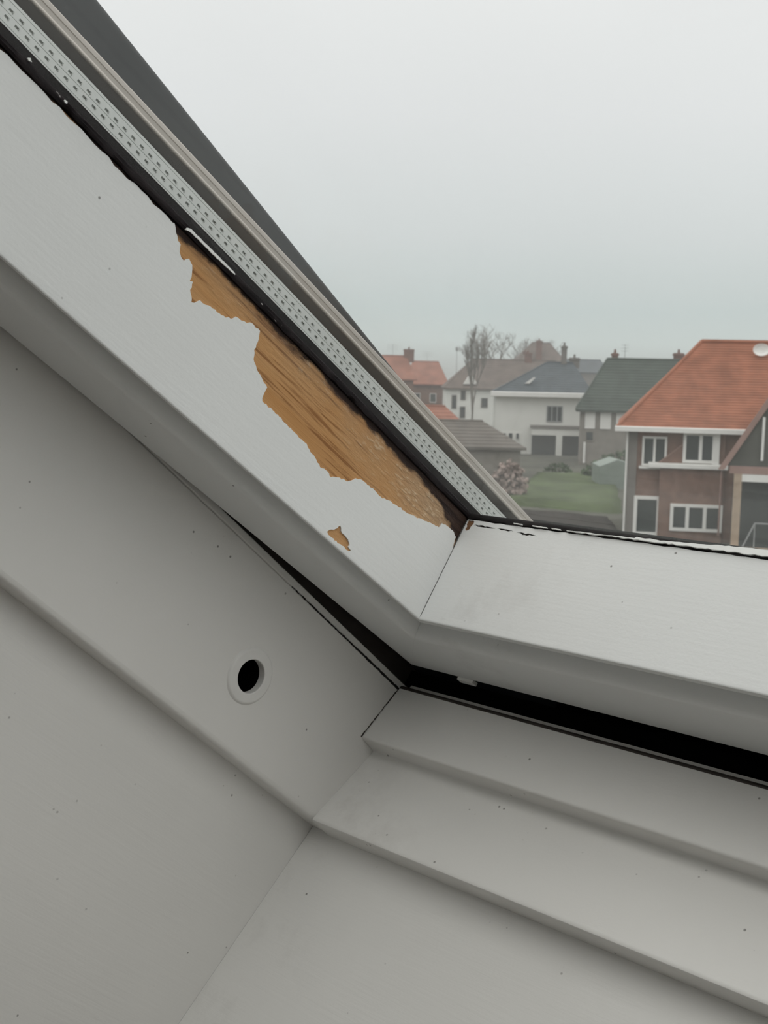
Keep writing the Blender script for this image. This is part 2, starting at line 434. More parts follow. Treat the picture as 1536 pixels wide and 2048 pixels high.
c1 = crack([(0.0062 + 0.0016 * k, 0.0664 - 0.00005 * k + RNG.uniform(-0.0003, 0.0003)) for k in range(11)], 0.00095)
c2 = crack([(0.0232 + 0.0017 * k, 0.0662 - 0.00004 * k + RNG.uniform(-0.00025, 0.00025)) for k in range(8)], 0.00075)
c3 = crack([(0.0372 + 0.0016 * k, 0.0656 - 0.00006 * k + RNG.uniform(-0.0003, 0.0003)) for k in range(10)], 0.00085)
chip = ragged([(0.0008, 0.0688), (0.0050, 0.0690), (0.0056, 0.0672), (0.0048, 0.0655), (0.0046, 0.0634), (0.0028, 0.0622), (0.0012, 0.0634), (0.0016, 0.0652), (0.0006, 0.0664)], 0.0008, 0.0002, RNG)
rail_out = [(0.0002, 0.0066), (SRIGHT, 0.0066)] + ragged([(SRIGHT, 0.0693), (0.0002, 0.0693)], 0.004, 0.0003, RNG, False)
rp = sheet([rail_out, chip, c1, c2, c3], 0.0, -0.0005, lambda a, b, t: (t, a, b)).build('paint_coat', M['rail_paint'], rail)
rp['label'] = 'white paint coat with long dark cracks near the glass'
# far side member and top member (out of the picture, they close the sash)
MB().prism([(SRIGHT - a, n) for a, n in stile_prof], lambda p: -(p[0] - SRIGHT) * KS, VTOP + 0.07, 'x').build('sash_stile', M['stile_paint'], win, 35, SASH)
MB().box(VTOP, VTOP + 0.07, 0.0, SRIGHT, 0.0, 0.0930).build('sash_head', M['stile_paint'], win, None, SASH)

# glazing seal: rough dark strip on the side and along the bottom
def rough_strip(length0, length1, n0, n1, proud, along, seg):
    """a strip with a wavy lumpy surface; along 'v' (side) or 's' (bottom)"""
    mb = MB(); rows = []
    for i in range(seg + 1):
        t = length0 + (length1 - length0) * i / seg
        w = noise.noise(Vector((t * 90, 1.3, n0 * 50))) * 0.0005
        w2 = noise.noise(Vector((t * 240, 7.3, n0 * 50))) * 0.0004
        ring = [(-0.006, n0 + w), (proud * 0.5, n0 + w + w2), (proud + w2, n0 + 0.0012 + w), (proud * 0.8, (n0 + n1) / 2), (proud + w2, n1 - 0.0009), (proud * 0.4, n1), (-0.006, n1)]
        rows.append([((t, h, n) if along == 'v' else (h, t, n)) for h, n in ring])
    k = len(rows[0])
    mb.add([p for r in rows for p in r], [(i * k + j, i * k + (j + 1) % k, (i + 1) * k + (j + 1) % k, (i + 1) * k + j) for i in range(seg) for j in range(k)])
    return mb
s1 = rough_strip(-0.004, VTOP, 0.0702, 0.0738, 0.0011, 'v', 420).build('glazing_seal', M['seal'], win, 50, SASH)
s1['label'] = 'black mouldy seal along the side of the pane'
s2 = rough_strip(0.0, SRIGHT, 0.0698, 0.0733, 0.0008, 's', 300).build('glazing_seal', M['black'], win, 50, SASH)
s2['label'] = 'black seal along the bottom of the pane'
sm_up = [(0.070, 0.0701), (0.085, 0.0704), (0.088, 0.0702), (0.100, 0.0706), (0.112, 0.0707), (0.113, 0.0716), (0.118, 0.0712), (0.121, 0.0717), (0.127, 0.0711), (0.135, 0.0716),
         (0.140, 0.0718), (0.150, 0.0723), (0.160, 0.0730), (0.172, 0.0735), (0.20, 0.0737), (0.30, 0.0738), (SRIGHT, 0.0738)]
sm_lo = [(0.070, 0.0698), (0.10, 0.0700), (0.14, 0.0702), (0.16, 0.0703), (0.18, 0.0704), (0.20, 0.0703), (0.3, 0.0704), (SRIGHT, 0.0704)]
smear = sheet([ragged(sm_lo, 0.002, 0.0003, RNG, False) + ragged(sm_up[::-1], 0.002, 0.0002, RNG, False)], 0.0016, 0.0006, lambda a, b, t: (t, a, b)).build('paint_smear', M['flake'], s2)
smear['label'] = 'white paint brushed over the bottom seal'
for a, l in [(0.034, 0.006), (0.047, 0.010), (0.060, 0.006)]:
    sheet([ragged([(a, 0.0699), (a + l, 0.0698), (a + l, 0.0702), (a, 0.0703)], 0.001, 0.0001, RNG)], 0.0015, 0.0006, lambda a, b, t: (t, a, b)).build('paint_smear', M['flake'], s2)

# the two panes, the perforated spacer bar between them, outer edge seal and cover strip
g1 = MB().box(-0.070, VTOP, 0.0001, SRIGHT, 0.0738, 0.0768).build('glass_pane', M['glass_in'], win, None, SASH)
g1['label'] = 'inner glass pane with a film of condensation'
g2 = MB().box(-0.070, VTOP, 0.0001, SRIGHT, 0.0886, 0.0914).build('glass_pane', M['glass_out'], win, None, SASH)
g2['label'] = 'outer glass pane'
sp_m = MB()
PITCH, nh = 0.0053, 206
cuts_v = [-0.070]
for i in range(nh):
    a = -0.066 + i * PITCH
    cuts_v += [a, a + 0.0021]
cuts_v.append(VTOP)
ncut = [0.0776, 0.0783, 0.0785, 0.0803, 0.0814, 0.0826, 0.0828, 0.0837, 0.0848, 0.0868, 0.0870, 0.0882]
hole_rows, groove = (3, 7), (1, 5, 9)
depth = [0.0] * (len(ncut) - 1)
for j in range(len(ncut) - 1):
    j_groove = j in groove
    for i in range(len(cuts_v) - 1):
        is_hole = j in hole_rows and i % 2 == 1
        v0, v1, n0, n1 = cuts_v[i], cuts_v[i + 1], ncut[j], ncut[j + 1]
        if not is_hole and j not in hole_rows:
            if i: continue
            v1 = cuts_v[-1]
        y = -0.0010 if is_hole else (-0.0004 if j_groove else 0.0)
        sp_m.add([(v0, y, n0), (v1, y, n0), (v1, y, n1), (v0, y, n1)], [(0, 1, 2, 3)])
        if is_hole or j_groove:
            sp_m.add([(v0, y, n0), (v1, y, n0), (v1, 0, n0), (v0, 0, n0), (v0, y, n1), (v1, y, n1), (v1, 0, n1), (v0, 0, n1)],
                     [(0, 1, 2, 3), (4, 5, 6, 7), (0, 4, 7, 3), (1, 5, 6, 2)])
        if is_hole:                                                       # raised lip on the lower side of each punched slot
            sp_m.add([(v0 - 0.0003, 0.0, n0), (v0 - 0.0003, 0.0, n1), (v0, 0.0007, n1), (v0, 0.0007, n0), (v0 + 0.0002, 0.0, n0), (v0 + 0.0002, 0.0, n1)],
                     [(0, 1, 2, 3), (3, 2, 5, 4), (0, 3, 4), (1, 5, 2)])
sp_m.add([(cuts_v[0], -0.0002, 0.0776), (VTOP, -0.0002, 0.0776), (VTOP, -0.008, 0.0776), (cuts_v[0], -0.008, 0.0776),
          (cuts_v[0], -0.0002, 0.0882), (VTOP, -0.0002, 0.0882), (VTOP, -0.008, 0.0882), (cuts_v[0], -0.008, 0.0882)], [(0, 1, 2, 3), (4, 5, 6, 7), (2, 3, 7, 6), (0, 3, 7, 4), (1, 2, 6, 5)])
sp = sp_m.build('spacer_bar', M['spacer'], win, None, SASH)
sp['label'] = 'grey aluminium spacer bar with two rows of punched slots'
MB().box(-0.046, -0.038, 0.0, SRIGHT, 0.0776, 0.0882).build('spacer_bar', M['spacer'], win, None, SASH)
MB().box(-0.060, VTOP, -0.012, -0.0001, 0.0736, 0.0776).build('edge_gasket', M['black'], win, None, SASH)
eg = MB().box(-0.060, VTOP, -0.012, -0.0001, 0.0882, 0.0932).build('edge_gasket', M['butyl'], win, None, SASH)
cv_prof = rounded([(-0.066, 0.0932), (-0.0010, 0.0932, 0.0006), (0.0006, 0.0938, 0.0006), (0.0006, 0.0950, 0.0005), (-0.0003, 0.0954, 0.0003), (0.0, 0.0972), (-0.0004, 0.0975), (0.0, 0.0978), (0.0, 0.1002, 0.0008), (-0.066, 0.1002, 0.002)])
cv = MB().prism(cv_prof, -0.074, VTOP + 0.08, 'x').build('cover_strip', M['cover'], win, 35, SASH)
cv['label'] = 'warm grey aluminium cover strip outside the side of the pane'
MB().prism(rounded([(-0.078, 0.0932), (-0.056, 0.0932), (-0.056, 0.0990), (-0.078, 0.1000, 0.002)]), -0.06, SRIGHT + 0.06, 'y').build('cover_strip', M['cover'], win, 35, SASH)

# ---- fixed frame
jamb_prof = rounded([(-0.012, -0.0975), (0.0, -0.0975, 0.0040), (0.0, -0.0016, 0.0006), (-0.0012, -0.0010), (-0.0002, -0.0004, 0.0004), (-0.0004, 0.0036, 0.0008), (-0.050, 0.0040), (-0.050, -0.0975)])
HOLE = (0.108, -0.056)
jm = MB(); 
def jamb_mesh(prof, v0, v1, hv, hn, hr, depth):
    """jamb with a round hinge socket bored in its face"""
    mb = MB()
    face_a = prof.index(max((p for p in prof if p[1] < -0.05), key=lambda p: (p[0], p[1])))
    # plain prism without the flat inner face, then the face as a plate with a hole
    n = len(prof)
    ia = max(i for i, p in enumerate(prof) if p[1] < -0.05 and p[0] > -0.0001)
    ib = ia + 1
    mb.add([(v0, a, b) for a, b in prof] + [(v1, a, b) for a, b in prof], [(i, (i + 1) % n, n + (i + 1) % n, n + i) for i in range(n) if i != ia])
    (xa, na), (xb, nb) = prof[ia], prof[ib]
    circ = [(hv + hr * math.cos(t), hn + hr * math.sin(t)) for t in [2 * math.pi * k / 40 for k in range(40)]]
    loops = [[(v0, na), (v1, na), (v1, nb), (v0, nb)], circ]
    tri = tessellate_polygon([[Vector((a, b, 0)) for a, b in l] for l in loops])
    flat = loops[0] + loops[1]
    mb.add([(a, xa if b == na else (xb if b == nb else 0.0), b) for a, b in flat], [tuple(t) for t in tri])
    m = len(circ)
    mb.add([(a, 0.0, b) for a, b in circ] + [(a, -depth, b) for a, b in circ], [(i, (i + 1) % m, m + (i + 1) % m, m + i) for i in range(m)])
    return mb
jamb = jamb_mesh(jamb_prof, -0.03, 1.12, HOLE[0], HOLE[1], 0.0100, 0.035).build('frame_jamb', M['jamb_paint'], win, 35, FRAME)
jamb['label'] = 'side of the fixed frame with a round hinge socket'
NR = 56
rm = MB(); prof_r = rounded([(0.0094, -0.0034), (0.0094, 0.0016, 0.0008), (0.0150, 0.0014, 0.0010), (0.0164, -0.0004), (0.0164, -0.002), (0.0099, -0.002), (0.0099, -0.0034)])
for k in range(NR):
    t = 2 * math.pi * k / NR
    for r, h in prof_r: rm.v.append((HOLE[0] + r * math.cos(t), h, HOLE[1] + r * math.sin(t)))
q = len(prof_r)
rm.f = [(k * q + j, k * q + (j + 1) % q, ((k + 1) % NR) * q + (j + 1) % q, ((k + 1) % NR) * q + j) for k in range(NR) for j in range(q)]
ring = rm.build('socket_ring', M['ring'], jamb, 35)
ring['label'] = 'white painted ring around the dark hinge socket'
bore = MB()
cc = [(HOLE[0] + 0.0099 * math.cos(2 * math.pi * k / 32), HOLE[1] + 0.0099 * math.sin(2 * math.pi * k / 32)) for k in range(32)]
c2_ = [(HOLE[0] + 0.0094 * math.cos(2 * math.pi * k / 32), HOLE[1] + 0.0094 * math.sin(2 * math.pi * k / 32)) for k in range(32)]
bore.add([(a, -0.0035, b) for a, b in c2_] + [(a, -0.0345, b) for a, b in c2_] + [(a, -0.0030, b) for a, b in cc],
         [(i, (i + 1) % 32, 32 + (i + 1) % 32, 32 + i) for i in range(32)] + [tuple(range(32, 64))] + [(i, (i + 1) % 32, 64 + (i + 1) % 32, 64 + i) for i in range(32)])
b_ = bore.build('socket_bore', M['gap_void'], jamb, 40)  # bore walls coloured near-black in place of their shade
b_['label'] = 'dark bore of the hinge socket'
rebate = MB().box(-0.19, 1.12, -0.060, -0.006, 0.0040, 0.110).build('frame_rebate', M['brown_dark'], win, None, FRAME)
rebate['label'] = 'dark brown rebate behind the frame edge'

sill_prof = rounded([(0.0, 0.0, 0.0008), (0.0088, -0.0405, 0.0026), (-0.0066, -0.0416, 0.0022), (0.0120, -0.0979, 0.0030), (-0.0080, -0.0992), (-0.05, -0.0995), (-0.05, 0.0060), (-0.0078, 0.0060), (-0.0078, 0.0018), (-0.0006, 0.0012)])
sill = MB().prism([(a, b) for a, b in sill_prof], 0.0001, 0.90, 'y').build('frame_sill', M['sill_paint'], win, 35, FRAME)
sill['label'] = 'stepped bottom piece of the fixed frame'
ss = MB()
ss.prism(rounded([(0.0002, -0.0007), (0.0004, 0.0003, 0.0003), (-0.0005, 0.0016), (-0.0060, 0.0030), (-0.0060, 0.0004)]), 0.0002, 0.90, 'y')
so = ss.build('sill_seal', M['brown_dark'], sill, 35)
so['label'] = 'dark brown seal along the outer edge of the sill piece'
jc = sheet([ragged([(-0.02, -0.0022), (0.115, -0.0013), (0.115, -0.0010), (0.05, -0.0008), (0.02, -0.0006), (-0.02, -0.0008)], 0.002, 0.0003, RNG)], 0.0003, -0.0004, lambda a, b, t: (a, t, b)).build('joint_crack', M['black'], jamb)
cc_ = sheet([ragged([(0.0002, -0.0010), (0.0009, -0.0010), (0.0046, -0.0180), (0.0094, -0.0400), (0.0087, -0.0402), (0.0041, -0.0180)], 0.0016, 0.00035, RNG)], 0.00025, -0.0004, lambda a, b, t: (a, t, b)).build('joint_crack', M['brown_dark'], jamb)
cc_['label'] = 'fine dark crack where the side meets the bottom piece'
jc['label'] = 'dark irregular crack along the edge of the frame'
pocket = MB()  # added boxes that block the sky, coloured near-black like deep shade
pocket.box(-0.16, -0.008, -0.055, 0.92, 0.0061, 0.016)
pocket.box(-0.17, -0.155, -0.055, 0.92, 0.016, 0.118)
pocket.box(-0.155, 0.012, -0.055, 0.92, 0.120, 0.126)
pk = pocket.build('gap_light_block', M['gap_void'], win, None, FRAME)
pk['label'] = 'black boxes added to keep light out of the open gap under the sash'
# pale catch tab hanging from the lower edge of the sash inside the gap
tab = MB()
tab.prism(rounded([(-0.0195, -0.0010), (-0.0075, -0.0010, 0.0006), (-0.0075, 0.0012), (-0.0095, 0.0012), (-0.0095, 0.0020), (-0.0195, 0.0020)]), -0.0762, -0.0715, 'x')
tb = tab.build('catch_tab', M['tapepale'], win, None, SASH)
tb['label'] = 'small pale tab in the black gap under the sash'
clad = MB()
clad.prism(rounded([(-0.0050, 0.018), (-0.0050, 0.1469, 0.004), (-0.0120, 0.1469), (-0.0120, 0.018)]), -0.19, 1.15, 'x')
clad.prism(rounded([(-0.0120, 0.1380), (-0.0120, 0.1469), (-0.065, 0.1469, 0.004), (-0.065, 0.1200), (-0.060, 0.1200), (-0.060, 0.1380)]), -0.14, 1.15, 'x')
cl = clad.build('frame_cladding', M['cladding'], win, 35, FRAME)
cl['label'] = 'dark grey aluminium cladding of the frame outside the glass'
# ---- lining boards inside the room
t1 = MB().prism([(-0.015, -0.0975), (-0.024, -0.0975), (-0.024, -0.330), (-0.015, -0.330)], -0.10, 1.12, 'x').build('trim_1', M['side_lining'], None, None, Matrix.Translation(K) @ FRAME)
tag(t1, 'white painted side lining board left of the roof window', 'lining board', kind='structure')
t2 = MB().prism(rounded([(-0.0070, -0.0972), (0.0200, -0.300), (0.0215, -0.330), (0.0055, -0.330), (-0.019, -0.0972)]), -0.0148, 0.90, 'y').build('trim_2', M['low_lining'], None, None, Matrix.Translation(K) @ FRAME)
tag(t2, 'white painted bottom lining board below the roof window', 'lining board', kind='structure')
t3 = MB().box(-0.10, 1.12, 0.88, 0.92, -0.330, 0.02).build('trim_3', M['side_lining'], None, None, Matrix.Translation(K) @ FRAME)
tag(t3, 'white painted side lining board on the far side of the roof window', 'lining board', kind='structure')
t4 = MB().box(1.09, 1.13, -0.006, 0.88, -0.330, 0.02).build('trim_4', M['low_lining'], None, None, Matrix.Translation(K) @ FRAME)
tag(t4, 'white painted head lining board above the roof window', 'lining board', kind='structure')

# ------------------------------------------------------------------ the attic room
def lk(v, x, n): return (v, x, n)
cm = MB()
V0, V1, X0, X1 = -2.05, 2.6, -1.9, 2.6
for (a, b, c, d) in [(V0, -0.02, X0, X1), (1.12, V1, X0, X1), (-0.02, 1.12, X0, -0.0245), (-0.02, 1.12, 0.92, X1)]:
    cm.box(a, b, c, d, -0.330, -0.10)
ceil = cm.build('ceiling', M['plaster'], None, None, Matrix.Translation(K) @ FRAME)
tag(ceil, 'pale plastered sloping ceiling around the roof window', 'ceiling', kind='structure')
RF = H - 1.62                                              # floor level
def room(name, boxes, m, label, cat):
    b = MB()
    for bx in boxes: b.box(*bx)
    o = b.build(name, m)
    return tag(o, label, cat, kind='structure')
xl, xr, yb, yf = X0 - 0.53, X1 - 0.53, -3.6, 2.3
room('floor', [(xl, xr, yb, yf, RF - 0.2, RF)], M['floor'], 'brown oak boarded attic floor', 'floor')
def slope_z(y): return K.z - 0.330 * NF.z + (-(y - (K.y - 0.330 * NF.y)) / math.cos(A_F)) * math.sin(A_F)   # underside of the sloping ceiling
gable = [(yb, RF - 0.2), (yf, RF - 0.2), (yf, slope_z(yf)), (-1.30, slope_z(-1.30)), (yb, slope_z(-1.30))]
for nm, xa_, xb_, lab in [('wall_left', xl - 0.15, xl, 'pale plastered wall on the left of the attic'), ('wall_right', xr, xr + 0.15, 'pale plastered wall on the right of the attic')]:
    tag(MB().prism(gable, xa_, xb_, 'x').build(nm, M['plaster']), lab, 'wall', kind='structure')
OX0, OX1, OZ0, OZ1 = xl + 1.5, xr - 1.5, RF + 0.95, H + 0.55  # unseen opening, added and sized to let fill light into the room
room('wall_back', [(xl, OX0, yb - 0.15, yb, RF, H + 2.2), (OX1, xr, yb - 0.15, yb, RF, H + 2.2), (OX0, OX1, yb - 0.15, yb, RF, OZ0), (OX0, OX1, yb - 0.15, yb, OZ1, H + 2.2)],
     M['plaster'], 'pale plastered back wall with an unseen opening added for fill light', 'wall')
room('ceiling_ridge', [(xl, xr, yb, -1.35, H + 1.52, H + 1.75)], M['plaster'], 'flat pale ceiling strip at the back of the attic', 'ceiling')

# ------------------------------------------------------------------ outside: gardens, houses, trees
YAW = 0.7824838916
FD = Vector((-math.cos(YAW), math.sin(YAW), 0)); RT = Vector((math.sin(YAW), math.cos(YAW), 0))
RZ = math.pi / 2 - YAW
def out(lx, d, z=0.0): return RT * lx + FD * d + Vector((0, 0, z))
def MW(lx, d, z=0.0): return Matrix.Translation(out(lx, d, z)) @ Matrix.Rotation(RZ, 4, 'Z')

M['ground'] = plain('garden_ground', (0.085, 0.085, 0.068), 0.95, 0.3, 0.25)
M['lawn'] = plain('lawn', (0.060, 0.082, 0.032), 0.95, 0.35, 0.35)
M['soil'] = plain('bare_soil', (0.026, 0.020, 0.016), 0.95, 0.35, 1.3)
M['brick'] = plain('weathered_brick', (0.205, 0.125, 0.098), 0.9, 0.18, 2.2)
M['pier'] = plain('grey_render', (0.20, 0.185, 0.17), 0.9, 0.1, 1.5)
M['orange_tile'] = plain('orange_clay_tile', (0.295, 0.115, 0.068), 0.8, 0.22, 1.1)
M['green_tile'] = plain('mossy_dark_tile', (0.062, 0.078, 0.066), 0.85, 0.25, 0.8)
M['blue_slate'] = plain('blue_slate', (0.075, 0.090, 0.100), 0.7, 0.2, 0.9)
M['brown_tile'] = plain('brown_tile', (0.150, 0.120, 0.105), 0.85, 0.2, 0.7)
M['red_tile'] = plain('faded_red_tile', (0.30, 0.135, 0.095), 0.85, 0.25, 0.5)
M['white_render'] = plain('white_render', (0.74, 0.74, 0.70), 0.85, 0.05, 0.7)
M['white_wood'] = plain('white_joinery', (0.78, 0.77, 0.74), 0.6, 0.04, 2)
M['taupe'] = plain('taupe_brick', (0.235, 0.215, 0.19), 0.9, 0.12, 1.5)
M['pane'] = plain('dark_pane_and_opening', (0.035, 0.045, 0.045), 0.25, 0.2, 1.0, spec=0.5)  # window panes, and the painted dark of the garage openings
M['panel_white'] = plain('white_shutter_panel', (0.72, 0.71, 0.68), 0.7, 0.04, 1.0)
M['beige'] = plain('beige_brick_pillar', (0.40, 0.31, 0.23), 0.9, 0.15, 3)
M['pink_board'] = plain('faded_barge_board', (0.33, 0.215, 0.185), 0.8, 0.1, 1.2)
M['dark_wall'] = plain('dark_boarded_gable', (0.085, 0.085, 0.075), 0.85, 0.2, 1.0)
M['shed_roof'] = plain('grey_felt_roof', (0.15, 0.135, 0.12), 0.9, 0.15, 0.6)
M['chimney'] = plain('chimney_brick', (0.19, 0.11, 0.09), 0.9, 0.15, 2)
M['leaf'] = plain('evergreen_leaf', (0.060, 0.090, 0.045), 0.9, 0.4, 1.5)
M['leaf_pale'] = plain('pale_winter_shrub', (0.30, 0.24, 0.215), 0.95, 0.3, 1.5)
M['bark'] = plain('grey_bark', (0.20, 0.185, 0.165), 0.95, 0.2, 2)
M['metal'] = plain('galvanised_steel', (0.30, 0.31, 0.31), 0.5, 0.1, 3)
M['greenhouse'] = plain('pale_green_panel', (0.21, 0.25, 0.22), 0.5, 0.1, 1)

gd = MB()
gn = 36
for i in range(gn + 1):
    for j in range(gn + 1):
        x = -160 + 360 * j / gn; d = 16 + 480 * (i / gn) ** 1.6
        gd.v.append(tuple(out(x, d, -0.25 + 0.2 * noise.noise(Vector((x * 0.04, d * 0.04, 0))))))
gd.f = [(i * (gn + 1) + j, i * (gn + 1) + j + 1, (i + 1) * (gn + 1) + j + 1, (i + 1) * (gn + 1) + j) for i in range(gn) for j in range(gn)]
tag(gd.build('ground', M['ground'], None, 60), 'flat grey green garden ground between the houses', 'ground', kind='structure')

def patch_(name, pts, m, label, cat, kind, z=0.0, h=0.12, nseg=14, amp=0.06):
    """a gently uneven bed with an irregular outline, in metres right of and ahead of the viewer"""
    (x0, d0), (x1, d1), (x2, d2), (x3, d3) = pts
    mb = MB()
    for i in range(nseg + 1):
        for j in range(nseg + 1):
            a, b = i / nseg, j / nseg
            x = (x0 * (1 - b) + x1 * b) * (1 - a) + (x3 * (1 - b) + x2 * b) * a
            d = (d0 * (1 - b) + d1 * b) * (1 - a) + (d3 * (1 - b) + d2 * b) * a
            rim = i in (0, nseg) or j in (0, nseg)
            mb.v.append(tuple(out(x + 0.25 * noise.noise(Vector((x, d, 3))), d + 0.4 * noise.noise(Vector((x, d, 9))), z - 0.6 if rim else z + h + amp * noise.noise(Vector((x * 0.8, d * 0.8, 1))))))
    k = nseg + 1
    mb.f = [(i * k + j, i * k + j + 1, (i + 1) * k + j + 1, (i + 1) * k + j) for i in range(nseg) for j in range(nseg)]
    return tag(mb.build(name, m, None, 60), label, cat, kind=kind)
patch_('lawn', [(6.9, 79.5), (14.6, 74.5), (19.5, 104), (12.4, 104)], M['lawn'], 'green lawn behind the dark soil bed', 'lawn', 'stuff')
patch_('soil_bed', [(4.0, 57), (12.7, 57), (13.3, 72.5), (6.0, 78.0)], M['soil'], 'dark bare soil bed beside the orange roofed house', 'garden bed', 'stuff')
patch_('soil_bed', [(12.9, 52), (24, 50), (24, 57.0), (12.9, 57.5)], M['soil'], 'dark planted strip along the foot of the orange roofed house', 'garden bed', 'stuff')

def face_courses(mb, bl, br, tr, tl, rows, lift):
    """a roof plane laid in overlapping courses"""
    bl, br, tr, tl = map(Vector, (bl, br, tr, tl))
    nrm = (br - bl).cross(tl - bl).normalized()
    for k in range(rows):
        a, b = k / rows, (k + 1) / rows
        p0, p1, p2, p3 = bl.lerp(tl, a), br.lerp(tr, a), br.lerp(tr, b), bl.lerp(tl, b)
        up = nrm * lift
        mb.add([p0 + up, p1 + up, p2, p3, p0, p1], [(0, 1, 2, 3), (0, 4, 5, 1)])

def roof(parent, m, x0, x1, y0, y1, ze, zr, xa, xb, rows=12, lift=0.03, th=0.18, yr=None):
    """ridge roof; xa / xb are the ridge ends (equal to x0 / x1 for a plain gable)"""
    yr = (y0 + y1) / 2 if yr is None else yr
    A, B, C, D = (x0, y0, ze), (x1, y0, ze), (x1, y1, ze), (x0, y1, ze)
    R0, R1 = (xa, yr, zr), (xb, yr, zr)
    mb = MB()
    face_courses(mb, A, B, R1, R0, rows, lift); face_courses(mb, C, D, R0, R1, rows, lift)
    if xa > x0 + 0.01: face_courses(mb, D, A, R0, R0, rows, lift)
    else: mb.add([D, A, R0], [(0, 1, 2)])
    if xb < x1 - 0.01: face_courses(mb, B, C, R1, R1, rows, lift)
    else: mb.add([B, C, R1], [(0, 1, 2)])
    lo = [(p[0], p[1], p[2] - th) for p in (A, B, C, D)]
    mb.add([A, B, C, D] + lo, [(0, 1, 5, 4), (1, 2, 6, 5), (2, 3, 7, 6), (3, 0, 4, 7), (4, 5, 6, 7)])
    o = mb.build('roof', m, parent)
    rc = MB(); rc.tube(R0, R1, 0.13, 0.13, 6)
    rc.build('ridge_cap', m, o)
    if xa > x0 + 0.01:
        hc = MB(); hc.tube(A, R0, 0.10, 0.10, 6); hc.build('hip_cap', m, o)
    return o

def box_part(parent, name, m, *b):
    return MB().box(*b).build(name, m, parent)

def window_(parent, x0, x1, z0, z1, y=0.0, mull=1, fw=0.09, frame='white_wood', sill=True, name='window'):
    f = MB()
    f.box(x0, x0 + fw, y - 0.10, y + 0.06, z0, z1); f.box(x1 - fw, x1, y - 0.10, y + 0.06, z0, z1)
    f.box(x0 + fw, x1 - fw, y - 0.10, y + 0.06, z0, z0 + fw); f.box(x0 + fw, x1 - fw, y - 0.10, y + 0.06, z1 - fw, z1)
    for k in range(mull):
        c = x0 + (x1 - x0) * (k + 1) / (mull + 1)
        f.box(c - fw * 0.55, c + fw * 0.55, y - 0.09, y + 0.05, z0 + fw, z1 - fw)
    o = f.build(name, M[frame], parent)
    MB().box(x0 + fw * 0.5, x1 - fw * 0.5, y - 0.03, y + 0.02, z0 + fw * 0.5, z1 - fw * 0.5).build('pane', M['pane'], o)
    if sill: MB().box(x0 - 0.12, x1 + 0.12, y - 0.22, y, z0 - 0.14, z0 - 0.01).build('sill', M[frame], o)
    return o

def house(name, lx, d, label, cat='house', rz=0.0, group=None):
    e = empty(name, out(lx, d, 0.0), RZ + rz)
    return tag(e, label, cat, group)

def chimney(parent, x0, x1, y, z0, z1, m='chimney'):
    o = box_part(parent, 'chimney', M[m], x0, x1, y, y + (x1 - x0), z0, z1)
    MB().box(x0 - 0.08, x1 + 0.08, y - 0.08, y + (x1 - x0) + 0.08, z1 - 0.25, z1 - 0.08).build('chimney_cap', M[m], o)
    c = (x0 + x1) / 2
    MB().tube((c, y + (x1 - x0) / 2, z1), (c, y + (x1 - x0) / 2, z1 + 0.35), 0.13, 0.10, 8).build('chimney_pot', M[m], o)
    return o

def mast(parent, x, y, z0, z1, bars=3, w=0.7):
    b = MB(); b.tube((x, y, z0), (x, y, z1), 0.03, 0.02, 5)
    for k in range(bars):
        z = z1 - 0.15 - 0.28 * k
        b.tube((x - w / 2, y, z), (x + w / 2, y, z), 0.015, 0.015, 4)
    return b.build('aerial', M['metal'], parent)

# --- brick house with the big orange roof (base x = 12.5 right, 65 m away)
rh = house('brick_house', 12.5, 65, 'red brick house with a big orange tiled roof', rz=math.radians(-11))
box_part(rh, 'wall', M['brick'], 0.05, 6.1, 0.0, 9.0, -0.4, 5.6)
box_part(rh, 'corner_pier', M['pier'], 0.0, 0.55, -0.10, 0.3, -0.4, 5.5)
dp = MB(); dp.tube((0.03, -0.18, -0.3), (0.03, -0.18, 5.5), 0.055, 0.055, 8); dp.build('downpipe', M['white_wood'], rh)
roof(rh, M['orange_tile'], -0.5, 19.0, -0.55, 9.5, 5.62, 10.15, 3.75, 14.5, rows=34, lift=0.022, yr=4.4)
gt = MB(); gt.prism(rounded([(-0.75, 5.40), (-0.75, 5.66, 0.05), (-0.45, 5.66), (-0.45, 5.48), (0.0, 5.48), (0.0, 5.38)]), -0.62, 6.15, 'x'); gt.build('gutter', M['white_wood'], rh)
window_(rh, 0.80, 2.05, 3.62, 5.15, 0.0, 1, 0.11)
bay = box_part(rh, 'bay_wall', M['brick'], 1.75, 4.95, -0.35, 0.02, -0.4, 3.55)
wd = MB(); wd.prism([(1.65, 3.80), (3.65, 5.45), (4.95, 5.45), (4.95, 3.80)], -0.20, 0.01, 'y'); wd.build('bay_gable', M['brick'], rh)
co = MB(); co.prism([(1.57, 3.78), (3.63, 5.47), (3.72, 5.47), (1.66, 3.78)], -0.24, -0.19, 'y'); co.build('coping', M['pink_board'], rh)
MB().prism(rounded([(-0.60, 3.58), (-0.60, 3.80, 0.04), (0.0, 3.84), (0.0, 3.56)]), 1.15, 5.10, 'x').build('bay_ledge', M['white_wood'], rh)
w2 = window_(rh, 2.85, 4.60, 3.86, 5.42, -0.22, 1, 0.15, sill=False)
box_part(w2, 'shutter', M['white_wood'], 4.30, 4.66, -0.40, -0.33, 3.82, 5.42)
window_(rh, 0.50, 1.85, 0.0, 2.05, -0.02, 0, 0.18, sill=False)
window_(rh, 2.35, 4.95, 0.35, 1.75, -0.37, 2, 0.16, sill=False)
dish = MB(); ring_n = 20
